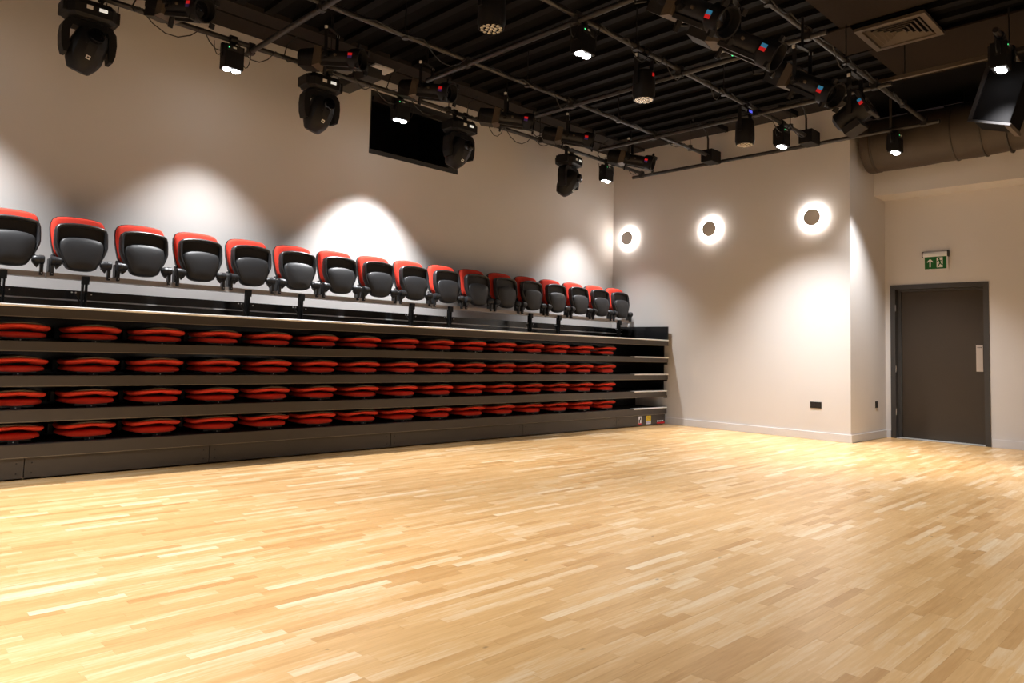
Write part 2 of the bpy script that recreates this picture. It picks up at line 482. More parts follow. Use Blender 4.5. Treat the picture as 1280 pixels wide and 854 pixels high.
# ------------------------------------------------------------------ ring wall lamps
for i, (y, lab) in enumerate(((7.242, 'glowing round ring wall lamp nearest the corner with the seating'),
                              (5.723, 'glowing round ring wall lamp between the two other ring lamps'),
                              (4.168, 'glowing round ring wall lamp nearest the door recess'))):
    t = thing('ring_lamp', lab, 'lamp', (XW, y, 2.997), (0, 0, 0), 'round wall lamps')
    b = MB()
    n = 48
    prof = [(-.012, .160), (-.022, .178), (-.046, .177), (-.056, .165), (-.056, .121), (-.046, .115)]
    loops = [[(px, r*math.cos(2*math.pi*k/n), r*math.sin(2*math.pi*k/n)) for k in range(n)] for px, r in prof]
    b.loft(loops, False, False)
    b.build('ring_diffuser', M['ring'], t, smooth=40)
    b = MB(); b.lathe((-.001, 0, 0), (-1, 0, 0), [(0, .115), (.063, .115), (.066, .112)], n)
    b.build('centre_disc', M['wall'], t, smooth=40)

# ------------------------------------------------------------------ retractable seating unit
YF, UX0, UX1 = 6.42, -.30, 9.80
un = thing('retractable_seating', 'closed black retractable seating stand with bronze shelf fascias along the left wall', 'seating', (0, 0, 0))
LV = [(1.222, 1.303), (.964, 1.034), (.699, .774), (.434, .519), (.170, .262)]
for i, (z0, z1) in enumerate(LV):
    x1 = UX1 + (.03 if i in (0, 1, 2) else 0)
    MB().box(UX0, x1, YF+.012, 7.36, z0+.02, z1-.003).build('deck', M['deck'], un)
    fb = MB().box(UX0, x1, YF, YF+.012, z0, z1).build('fascia', M['fascia'], un)
    MB().box(UX0, x1, YF-.004, YF+.03, z0-.005, z0).build('fascia_lip', M['lip'], fb)
    if i == 0:
        MB().cyl((UX0, YF-.001, z1-.001), (x1, YF-.001, z1-.001), .010, 14).build('nosing', M['nosing'], un)
    else:
        MB().box(UX0, 8.95, YF-.002, YF+.04, z1, z1+.003).build('nosing', M['deck'], un)
        MB().cyl((8.95, YF-.001, z1-.001), (x1, YF-.001, z1-.001), .010, 14).box(8.95, x1, YF, YF+.075, z1, z1+.006).build('aisle_nosing', M['nosing'], un)
    if i > 0:
        MB().box(UX0, UX1-.02, 6.99, 7.02, z1, LV[i-1][0]+.02).build('riser_panel', M['riser'], un)
    if i in (1, 2, 3):
        MB().box(UX1-.018, UX1, 6.47, 7.3, z1, LV[i-1][0]+.02).build('end_panel', M['riser'], un)
        MB().box(UX1, UX1+.03, YF+.01, YF+.06, z1-.11, z1-.07).build('end_bracket', M['fix'], un)
# raised back panel and end board on the top deck
MB().box(UX0, UX1, 7.30, 7.325, 1.302, 1.492).build('back_panel', M['riser'], un)
MB().box(UX0, UX1, 7.292, 7.30, 1.40, 1.412).build('panel_seam', M['alu'], un)
MB().box(UX1+.005, UX1+.03, YF, 7.33, 1.300, 1.520).build('end_board', M['riser'], un)
# plinth panels
js = [UX0, 1.297, 2.684, 4.617, 6.62, 8.55, UX1-.02]
for a_, b_ in zip(js[:-1], js[1:]):
    p = MB().box(a_+.003, b_-.003, YF+.012, YF+.03, .014, .160).build('plinth_panel', M['fascia'], un)
    s = MB()
    for xx in (a_+.05, b_-.05):
        for zz in (.05, .125):
            s.lathe((xx, YF+.012, zz), (xx, 0, zz), [(0, .006), (.003, .005)], 8)
    so = s.build('panel_screws', M['fix'], p); so['kind'] = 'stuff'
MB().box(UX0, UX1-.05, YF+.05, 7.3, .05, .172).build('undercarriage', M['deck'], un)
b = MB()
x = .2
while x < 9.7:
    for y in (6.55, 7.1):
        b.cyl((x, y, .038), (x+.03, y, .038), .038, 12)
    x += 1.55
b.build('castors', M['fix'], un)['kind'] = 'stuff'
# stickers on the plinth
st = MB().box(9.085, 9.155, YF+.0105, YF+.012, .045, .150).build('warning_label', M['stickwhite'], un)
MB().box(9.085, 9.155, YF+.0098, YF+.0105, .030, .050).build('red_band', M['stickred'], st)
b = MB(); b.lathe((9.130, YF+.0105, .137), (9.130, 0, .137), [(0, .007), (.0006, .007)], 10)
b.box(9.118, 9.142, YF+.0098, YF+.0105, .098, .128); b.box(9.090, 9.118, YF+.0098, YF+.0105, .055, .105)
b.build('pictogram', M['ink'], st)
st = MB().box(9.285, 9.400, YF+.0105, YF+.012, .072, .152).build('caution_label', M['yellow'], un)
MB().box(9.285, 9.400, YF+.0107, YF+.012, .026, .072).build('label_foot', M['stickwhite'], st)
b = MB()
for z in (.060, .050, .040):
    b.box(9.292, 9.37, YF+.0102, YF+.0106, z, z+.004)
b.build('small_print', M['tagviolet'], st)
b = MB()
for z in (.136, .120, .104, .088):
    b.box(9.300, 9.385, YF+.0098, YF+.0104, z, z+.004)
b.build('small_print', M['gate'], st)
st = MB().box(9.56, 9.765, YF+.0105, YF+.012, .045, .078).build('maker_label', M['ink'], un)
MB().box(9.56, 9.765, YF+.0102, YF+.012, .022, .045).build('red_band', M['stickred'], st)
b = MB(); b.box(9.60, 9.675, YF+.0098, YF+.0104, .054, .070); b.box(9.685, 9.735, YF+.0098, YF+.0104, .054, .070)
b.box(9.565, 9.59, YF+.0098, YF+.0104, .050, .074)
b.build('label_print', M['stickwhite'], st)

# rail for the top row, in sections, on paired posts
PITCH_S = .5157
RX = [UX0, 1.480]
edges = [1.487+2.063*k for k in range(5)]
secs = [(-.30, 1.478)] + [(e+.004, (e+2.055)) for e in edges[:-1]] + []
YRL = 7.07
for (a_, b_) in secs:
    s = MB().box(a_, min(b_, 9.79), YRL, YRL+.06, 1.576, 1.617).build('seat_rail', M['rail'], un)
    MB().box(a_, min(b_, 9.79), YRL-.004, YRL+.064, 1.570, 1.576).build('rail_edge', M['alu'], s)
for xp in (1.18, 3.25, 5.30, 7.36, 9.40, 1.78, 3.84, 5.90, 7.96):
    p = MB().box(xp-.020, xp-.008, YRL-.03, YRL+.02, 1.303, 1.60).box(xp+.008, xp+.020, YRL-.03, YRL+.02, 1.303, 1.60).build('post', M['fix'], un)
    MB().box(xp-.028, xp+.028, YRL-.045, YRL, 1.535, 1.605, bev=.004).build('clamp', M['fix'], p)
    MB().box(xp-.045, xp+.045, YRL-.05, YRL+.05, 1.303, 1.312).build('foot_plate', M['steel'], p)
    MB().tube([(xp-.014, YRL-.02, 1.36), (xp-.085, YRL-.02, 1.46)], .006, 6).build('brace', M['fix2'], p)
    b = MB()
    for dx, z in ((-.10, 1.46), (-.07, 1.46), (.05, 1.45), (-.03, 1.325), (.03, 1.325)):
        b.lathe((xp+dx, YRL-.03, z), (xp+dx, 0, z), [(0, .007), (.008, .006)], 8)
    b.build('bolts', M['steel'], p)['kind'] = 'stuff'

# ------------------------------------------------------------------ upright theatre seat
def mirror_outline(half):
    return half + [(-x, z) for x, z in reversed(half) if abs(x) > 1e-6]

def pan_half():
    h = [(0, 0.0), (.05, .002), (.085, .008), (.114, .022), (.143, .070), (.178, .135), (.203, .195), (.2085, .225),
         (.2085, .29), (.206, .345), (.196, .378), (.172, .398), (.13, .408), (.07, .416), (0, .419)]
    return mirror_outline(h)

def offset(pts, d):
    n = len(pts); out = []
    for i in range(n):
        a, c = Vector(pts[i-1]), Vector(pts[(i+1) % n])
        t = (c-a).normalized()
        nrm = Vector((-t.y, t.x))
        p = Vector(pts[i])+nrm*d
        out.append((p.x, p.y))
    return out

def back_half():
    h = [(0, .13), (.10, .13), (.165, .145), (.188, .19), (.2, .25), (.211, .33), (.214, .40), (.210, .445), (.196, .478),
         (.168, .498), (.12, .508), (.06, .513), (0, .514)]
    return mirror_outline(h)

def make_seat():
    t = thing('theatre_seat', 'seat', 'seat', (0, 0, 0), (0, 0, 0), 'upright seats on the top row')
    tilt = Matrix.Translation((0, -.035, .034)) @ Matrix.Rotation(math.radians(-7), 4, 'X')
    out = pan_half()
    # ccw check: outline runs +x side upwards so inward normal is (-t.y, t.x)
    def lp(d, y):
        return [(x, y, z) for x, z in offset(out, d)]
    rim = MB().loft([lp(0, .052), lp(0, .012), lp(.005, .001), lp(.014, -.003), lp(.024, .001), lp(.030, .012), lp(.030, .050)], True, False, tilt)
    ro = rim.build('seat_rim', M['plastic'], t, smooth=45)
    MB().loft([lp(.028, .036), lp(.028, .050)], True, True, tilt).build('seat_cavity', M['cavity'], t)
    # domed underside panel
    dome_half = [(0, .002), (.05, .004), (.08, .009), (.106, .022), (.129, .070), (.156, .130), (.168, .175), (.170, .215), (.164, .248),
                 (.146, .267), (.105, .281), (.05, .288), (0, .290)]
    dome = mirror_outline(dome_half)
    cz = .15
    loops = []
    for s, y in ((1.0, .037), (1.0, .006), (.985, -.004), (.94, -.010), (.75, -.019), (.5, -.025), (.25, -.027), (.04, -.0275)):
        loops.append([(x*s, y, cz+(z-cz)*s) for x, z in dome])
    MB().loft(loops, True, True, tilt).build('seat_underside', M['shell'], t, smooth=50)
    b = MB()
    for sx in (-1, 1):
        b.lathe((sx*.060, -.008, .062), (sx*.060, -1, .062), [(0, .0065), (.006, .005)], 10, True, tilt)
    b.build('underside_screws', M['steel'], ro)
    # metal ridges down the tapered sides
    for sx in (-1, 1):
        MB().tube([(sx*.112, .0, .024), (sx*.148, .0, .098), (sx*.180, .0, .176)], .0035, 6, tilt).build('side_ridge', M['shell'], ro)
    # red cushion of the tipped-up pan (behind the shell)
    cz = .21
    loops = []
    cz = .25
    for s, y in ((.84, .050), (.86, .054), (.85, .060), (.80, .066), (.5, .068)):
        loops.append([(x*s, y, cz+(z-cz)*s) for x, z in out])
    MB().loft(loops, True, True, tilt).build('seat_cushion', M['red'], t, smooth=50)
    # back
    lean = Matrix.Translation((0, .048, .012)) @ Matrix.Rotation(math.radians(-9), 4, 'X')
    bo = back_half()
    def bl(d, y):
        return [(x, y, z) for x, z in offset(bo, d)]
    MB().loft([bl(.0, .062), bl(.0, .045), bl(.004, .020), bl(.012, .006), bl(.030, .0), bl(.08, .004)], True, True, lean).build('back_cushion', M['red'], t, smooth=50)
    MB().loft([bl(-.005, .040), bl(-.006, .058), bl(-.002, .076), bl(.02, .086), bl(.09, .090)], True, True, lean).build('back_shell', M['plastic'], t, smooth=50)
    # hinges and brackets
    for sx in (-1, 1):
        h = MB().lathe((sx*.146, -.020, .098), (sx*1, -.020, .098), [(0, .020), (.012, .032), (.030, .036), (.050, .037), (.053, .040), (.084, .040), (.090, .032)], 20)
        h.build('hinge_barrel', M['plastic'], t, smooth=40)
        h2_ = MB().prism([(sx*.150, .070), (sx*.200, .085), (sx*.200, .052), (sx*.186, .030)], -.022, -.002)
        h2_.build('hinge_web', M['plastic'], t)
        b = MB().box(min(sx*.206, sx*.232), max(sx*.206, sx*.232), -.034, -.002, -.030, .085, bev=.006)
        br = b.build('bracket', M['plastic'], t)
        MB().box(min(sx*.226, sx*.240), max(sx*.226, sx*.240), -.002, .075, .002, .120, bev=.005).build('side_plate', M['plastic'], t)
        MB().tube([(sx*.212, .02, .10), (sx*.200, .10, .12), (sx*.185, .16, .16)], .014, 8).build('back_arm', M['plastic'], t)
        MB().lathe((sx*.219, -.034, -.012), (sx*.219, -1, -.012), [(0, .005), (.003, .004)], 8).build('bracket_bolt', M['steel'], br)
    return t

proto = make_seat()
for k in range(17):
    o = proto if k == 0 else copy_tree(proto)
    o.location = (1.742+PITCH_S*(k-1), YRL, 1.617)
    if k == 0:
        o['label'] = 'red and black tip-up seat cut by the picture edge, leftmost of the upright row'
    elif k == 16:
        o['label'] = 'red and black tip-up seat at the right end of the upright row'
    else:
        o['label'] = f'red and black tip-up seat, {ORD[k]} from the left in the upright row'

# ------------------------------------------------------------------ folded seats on the four shelves
def slab_outline(w, d, n=36):
    pts = []
    for i in range(n):
        a = 2*math.pi*i/n
        c, s = math.cos(a), math.sin(a)
        e = .42
        pts.append((w*math.copysign(abs(c)**e, c), d*math.copysign(abs(s)**(e+.15), s)))
    return pts

def slab(w, d, t, zmid, bend, yc, mtl, name, parent, taper=0.0, slope=0.0):
    o = slab_outline(w, d); loops = []
    for s, h in ((.55, -.5), (.86, -.5), (.955, -.40), (.99, -.18), (1.0, .05), (.985, .25), (.95, .42), (.85, .5), (.55, .5)):
        s = s*(1+slope*h) if abs(h) < .5 else s*(1+slope*h*1.1)
        loops.append([(x*s, yc+y*s+.022*(x/w)**2*(1 if y < 0 else 0), zmid+h*t*(1-taper*(abs(x)/w)**2)+bend*(1-(x/w)**2)) for x, y in o])
    return MB().loft(loops, True, True).build(name, mtl, parent, smooth=50)

def make_folded():
    t = thing('folded_seat', 'folded', 'seat', (0, 0, 0), (0, 0, 0), 'folded seats')
    # z=0 is the gap between the two pads, y=0 the front plane
    slab(.214, .19, .027, .011, .022, .195, M['red'], 'back_pad', t, -.5, .06)
    slab(.186, .19, .020, .030, .026, .198, M['brownshell'], 'back_shell', t, .4)
    slab(.196, .19, .048, -.037, -.004, .236, M['red'], 'seat_pad', t, .3, -.08)
    MB().box(-.12, .12, .06, .34, -.076, -.058, bev=.006).build('seat_base', M['plastic'], t)
    MB().box(-.035, .035, .05, .30, -.088, -.070).build('mount', M['fix'], t)
    MB().lathe((0, .052, -.078), (0, -1, -.078), [(0, .005), (.004, .004)], 8).build('mount_bolt', M['steel'], t)
    for sx in (-1, 1):
        MB().box(min(sx*.195, sx*.235), max(sx*.195, sx*.235), .32, .40, -.06, .03, bev=.01).build('hinge', M['deck'], t)
    return t

ROWS = ['top', 'second', 'third', 'bottom']
fproto = make_folded()
first = True
for r in range(4):
    zd = LV[r+1][1]
    for k in range(15):
        o = fproto if first else copy_tree(fproto)
        first = False
        o.location = (1.750+PITCH_S*(k-1), 6.475, zd+.088)
        o['group'] = f'folded seats on the {ROWS[r]} shelf'
        if k == 0:
            o['label'] = f'folded red seat cut by the picture edge on the {ROWS[r]} shelf'
        elif k == 14:
            o['label'] = f'folded red seat at the right end of the {ROWS[r]} shelf'
        else:
            o['label'] = f'folded red seat, {ORD[k]} from the left on the {ROWS[r]} shelf'

# ------------------------------------------------------------------ lighting grid
ZU, ZV, PR, FS = 4.025, 3.973, .0255, 1.07
def pipe(name, p0, p1, label, rods=()):
    t = thing(name, label, 'pipe', (0, 0, 0), (0, 0, 0), 'pipes of the lighting grid')
    MB().cyl(p0, p1, PR, 14).build('tube', M['pipe'], t, smooth=40)
    for q in rods:
        MB().cyl((q[0], q[1], q[2]+PR*.5), (q[0], q[1], ZC-.058), .006, 8).build('drop_rod', M['fix'], t)
        MB().cyl((q[0]-.0, q[1], q[2]-.034), (q[0], q[1], q[2]+.040), .034, 12).build('coupler', M['fix2'], t)
    return t
UY = [6.91, 5.55, 4.09, 2.76]
ulab = ['black pipe running along the seating wall above the moving heads',
        'black pipe parallel to the seating wall, second from that wall',
        'black pipe parallel to the seating wall, third from that wall',
        'black pipe parallel to the seating wall, farthest from that wall']
for y, lab in zip(UY, ulab):
    pipe('grid_pipe', (-.6 if y > 6 else 1.0, y, ZU), (9.79 if y in (6.91, 2.76) else 9.42, y, ZU), lab, [(x, y, ZU) for x in (2.30, 3.98, 5.65, 7.31, 8.99)])
VX = [3.087, 4.758, 6.41, 8.08, 9.737]
VE = [7.02, 6.20, 6.13, 6.46, 7.08]
vlab = ['short visible black cross pipe at the upper left, above the first lit lamp',
        'black cross pipe second from the left',
        'black cross pipe in the middle of the lighting grid',
        'black cross pipe second from the pale end wall',
        'black cross pipe hanging just in front of the pale end wall']
for x, ye, lab in zip(VX, VE, vlab):
    t = pipe('grid_pipe', (x, ye, ZV), (x, 2.59, ZV), lab)
    for y in [q for q in UY if q < ye]:
        MB().box(x-.035, x+.035, y-.035, y+.035, ZV-.03, ZU+.03, bev=.012).build('cross_coupler', M['fix2'], t)
# socket boxes on the ends of the cross pipes near the end wall
for (y, lab) in ((5.55, 'black socket box with arched conduit hanging above the middle of the end wall'),
                 (4.09, 'black socket box with arched conduit hanging beside the round duct')):
    t = thing('socket_box', lab, 'socket box', (9.56, y, 4.015), (0, 0, 0), 'socket boxes on the grid')
    MB().box(-.13, .13, -.09, .09, -.09, .09, bev=.006).build('box', M['fix'], t)
    MB().box(.12, .15, -.04, .04, -.03, .03).build('bracket', M['fix2'], t)
    if y < 6:
        MB().tube([(-.05, .02, .09), (-.05, .02, .26), (-.09, .02, .36), (-.20, .02, .42), (-.34, .02, .43), (-.44, .02, .44), (-.48, .02, .455)], .014, 8).build('conduit', M['cable'], t, smooth=60)

def cable_loop(parent, p, w=.10, h=.13, name='safety_cable'):
    pts = []
    for k in range(9):
        a = math.pi*k/8
        pts.append((p[0]-w/2*math.cos(a), p[1], p[2]-h*math.sin(a)))
    return MB().tube(pts, .004, 6).build(name, M['cable'], parent)

def grid_cable(x0, x1, y, label, seed):
    q = random.Random(seed)
    pts, x = [], x0
    while x < x1:
        pts.append((x, y-.036-q.random()*.004, ZU+.012))
        w = q.uniform(.22, .60); d = q.choice((.03, .05, .10, .17))
        for f in (.2, .4, .6, .8):
            pts.append((x+w*f, y-.044, ZU+.012-d*4*f*(1-f)))
        x += w
    pts.append((x1, y-.036, ZU+.012))
    tag(MB().tube(pts, .0055, 6).build('power_cable', M['cable'], smooth=60), label, 'cable', 'cables along the grid')
grid_cable(1.2, 9.3, 6.91, 'black power cable sagging in loops along the pipe by the seating wall', 3)
grid_cable(2.6, 9.2, 5.55, 'black power cable sagging along the second pipe from the seating wall', 5)
grid_cable(3.4, 9.2, 4.09, 'black power cable sagging along the third pipe from the seating wall', 8)
grid_cable(4.6, 8.6, 2.76, 'black power cable sagging along the pipe of the upper right spotlights', 11)

# ---- lit twin-lens house lights
def house_light(loc, label, tilt=(0, 0), watts=1.0, spot=110, blend=.7, hang=ZU):
    t = thing('house_light', label, 'stage light', loc, (0, 0, 0), 'lit twin lamp house lights')
    t.scale = (FS, FS, FS)
    R = Matrix.Rotation(tilt[0], 4, 'X') @ Matrix.Rotation(tilt[1], 4, 'Y')
    hs = MB().box(-.088, .088, -.062, .062, 0, .215, R, bev=.008)
    h = hs.build('housing', M['fix'], t)
    b = MB()
    for k in range(7):
        b.box(-.07+k*.02, -.06+k*.02, .062, .078, .03, .20, R)
    b.build('heat_sink', M['fix2'], h)
    MB().box(-.07, .07, -.064, -.062, .155, .205, R).build('rear_plate', M['fix2'], h)
    MB().box(-.062, -.052, -.066, -.064, .178, .186, R).build('status_light', M['green_led'], h)
    MB().box(-.02, .01, -.066, -.064, .180, .194, R).build('rear_label', M['white'], h)
    for sx in (-1, 1):
        b = MB(); b.lathe(R @ Vector((sx*.043, 0, .002)), R @ Vector((sx*.043, 0, -1)), [(0, .037), (.008, .037), (.015, .028), (.018, .010)], 20)
        b.build('lens', M['led'], t, smooth=40)
    dz = (hang-loc[2])/FS
    MB().box(-.104, -.092, -.02, .02, .10, dz-.06).box(.092, .104, -.02, .02, .10, dz-.06).box(-.104, .104, -.02, .02, dz-.072, dz-.06).build('yoke', M['fix'], t)
    MB().box(-.02, .02, -.02, .02, dz-.06, dz-.02).cyl((-.03, 0, dz), (.03, 0, dz), .036, 12).build('clamp', M['fix'], t)
    cable_loop(t, (.13, .0, dz-.06), .09, .17)
    cable_loop(t, (-.13, .0, dz-.06), .08, .12)
    ld = bpy.data.lights.new('lamp_beam', 'SPOT')
    ld.energy = LAMP_WATTS*watts; ld.color = LAMP_COLOUR
    ld.spot_size = math.radians(spot); ld.spot_blend = blend; ld.shadow_soft_size = .05
    lo = bpy.data.objects.new('lamp_beam', ld); COL.objects.link(lo)
    lo.parent = t
    lo.matrix_local = R @ Matrix.Translation((0, 0, -.06))
    return t

house_light((2.89, 6.885, 3.72), 'lit twin lamp box on the wall side pipe right of the large moving head', (0, 0), .58, 86, 1.0)
house_light((4.92, 6.905, 3.72), 'lit twin lamp box in front of the dark control room window', (0, 0), .80, 84, .55)
house_light((8.81, 6.905, 3.72), 'lit twin lamp box in the corner next to the last moving head', (0, 0), .56, 86, 1.0)
house_light((4.88, 4.11, 3.715), 'lit twin lamp box high in the middle of the dark ceiling', (0, 0), .75, 88, .9)
house_light((8.75, 4.09, 3.72), 'lit twin lamp box hanging before the pale end wall', (0, 0), 1.30, 92, 1.0)
house_light((9.75, 3.09, 3.68), 'lit twin lamp box in front of the round brown duct', (0, 0), .55, 90, .8, ZV)
house_light((7.65, 1.54, 3.715), 'brightest lit twin lamp box at the upper right near the hung cabinet', (0, 0), .7, 90, .9, ZU)
# more of the same grid outside the frame; their light falls into the picture
for i, (x, y, w) in enumerate(((.72, 6.90, .75), (.90, 4.10, 1.6), (3.75, 1.54, .60), (-1.5, 1.2, 2.4), (7.0, -1.6, 1.6), (1.5, -2.0, 1.6))):
    house_light((x, y, 3.72), f'lit twin lamp box outside the frame, {ORD[i]} of the unseen ones', (0, 0), w, 88, 1.0 if y > 6 else .9, ZU)
t = thing('grid_pipe', 'black pipe at the far upper right carrying the brightest lamp box', 'pipe', (0, 0, 0), (0, 0, 0), 'pipes of the lighting grid')
MB().cyl((7.47, 1.54, ZU), (9.79, 1.54, ZU), PR, 14).build('tube', M['pipe'], t, smooth=40)
for x in (8.0, 9.2):
    MB().cyl((x, 1.54, ZU), (x, 1.54, ZC-.058), .006, 8).build('drop_rod', M['fix'], t)

# ---- moving heads
def moving_head(loc, label, rz=0, ht=20, first=[None]):
    t = thing('moving_head_light', label, 'stage light', loc, (0, 0, rz), 'unlit moving head lights')
    t.scale = (FS, FS, FS)
    # origin: pipe axis; hangs down
    bs = MB().loft([[(sx*w, sy*d, z) for sx, sy in ((-1, -.55), (-.72, -1), (.72, -1), (1, -.55), (1, .55), (.72, 1), (-.72, 1), (-1, .55))]
                    for w, d, z in ((.150, .11, -.235), (.186, .135, -.215), (.190, .140, -.14), (.170, .125, -.10), (.110, .09, -.085))])
    base = bs.build('base', M['fix'], t)
    for sx in (-1, 1):
        MB().box(min(sx*.165, sx*.205), max(sx*.165, sx*.205), -.09, .09, -.215, -.115, bev=.012).build('handle', M['fix'], base)
    MB().box(-.055, -.010, -.142, -.138, -.175, -.145).build('connector', M['white'], base)
    MB().box(.035, .095, -.142, -.138, -.172, -.146).build('display', M['screen_lit'], base)
    for sx in (-1, 1):
        MB().box(sx*.08-.012, sx*.08+.012, -.018, .018, -.09, .0).cyl((sx*.08-.02, 0, 0), (sx*.08+.02, 0, 0), .038, 12).build('clamp', M['fix'], t)
    cable_loop(t, (.17, .02, -.02), .09, .16)
    b = MB().lathe((0, 0, -.235), (0, 0, -1), [(0, .10), (.015, .10)], 20)
    b.box(-.125, .125, -.055, .055, -.300, -.245)
    for sx in (-1, 1):
        o_ = [(sx*.125, -.245), (sx*.155, -.250), (sx*.192, -.300), (sx*.200, -.38), (sx*.194, -.47), (sx*.176, -.53), (sx*.150, -.530), (sx*.140, -.47), (sx*.140, -.34), (sx*.125, -.300)]
        b.prism(o_, -.058, .058)
    b.build('yoke', M['fix'], t)
    H = Matrix.Translation((0, 0, -.45)) @ Matrix.Rotation(math.radians(ht), 4, 'X') @ Matrix.Rotation(math.radians(14), 4, 'Y')
    n = 12
    loops = []
    for z, rx, ry in ((.155, .070, .070), (.150, .100, .098), (.10, .122, .122), (.02, .136, .134), (-.08, .134, .130), (-.13, .118, .112), (-.185, .086, .078), (-.195, .075, .066)):
        loops.append([(rx*math.cos(2*math.pi*(k+.5)/n), ry*math.sin(2*math.pi*(k+.5)/n), z) for k in range(n)])
    hd = MB().loft(loops, True, True, H).build('head', M['fix'], t, smooth=28)
    MB().lathe(H @ Vector((0, -.095, .105)), H @ Vector((0, -.60, .35)), [(0, .062), (.035, .058), (.040, .048)], 20).build('lens_port', M['lens'], hd, smooth=40)
    MB().box(-.016, .016, -.140, -.132, -.085, -.055, H, bev=.002).build('badge', M['white'], hd)
    MB().box(-.007, .007, -.1415, -.140, -.076, -.064, H).build('badge_mark', M['ink'], hd)
    b = MB()
    for p in ((-.05, -.135, .03), (.07, -.125, .03)):
        b.lathe(H @ Vector(p), H @ Vector((p[0], -1, p[2])), [(0, .006), (.004, .005)], 8)
    b.build('head_screws', M['ink'], hd)
    for sx in (-1, 1):
        MB().cyl((sx*.120, 0, -.45), (sx*.155, 0, -.45), .045, 16).build('pivot', M['fix'], hd)
    return t
moving_head((1.642, 6.91, ZU), 'large black moving head light at the upper left corner, nearest the camera', 0, 16)
moving_head((3.873, 6.91, ZU), 'black moving head light left of the control room window', 0, 18)
moving_head((5.837, 6.91, ZU), 'black moving head light over the right end of the control room window', 0, 26)
moving_head((7.939, 6.91, ZU), 'black moving head light nearest the room corner', .2, 30)

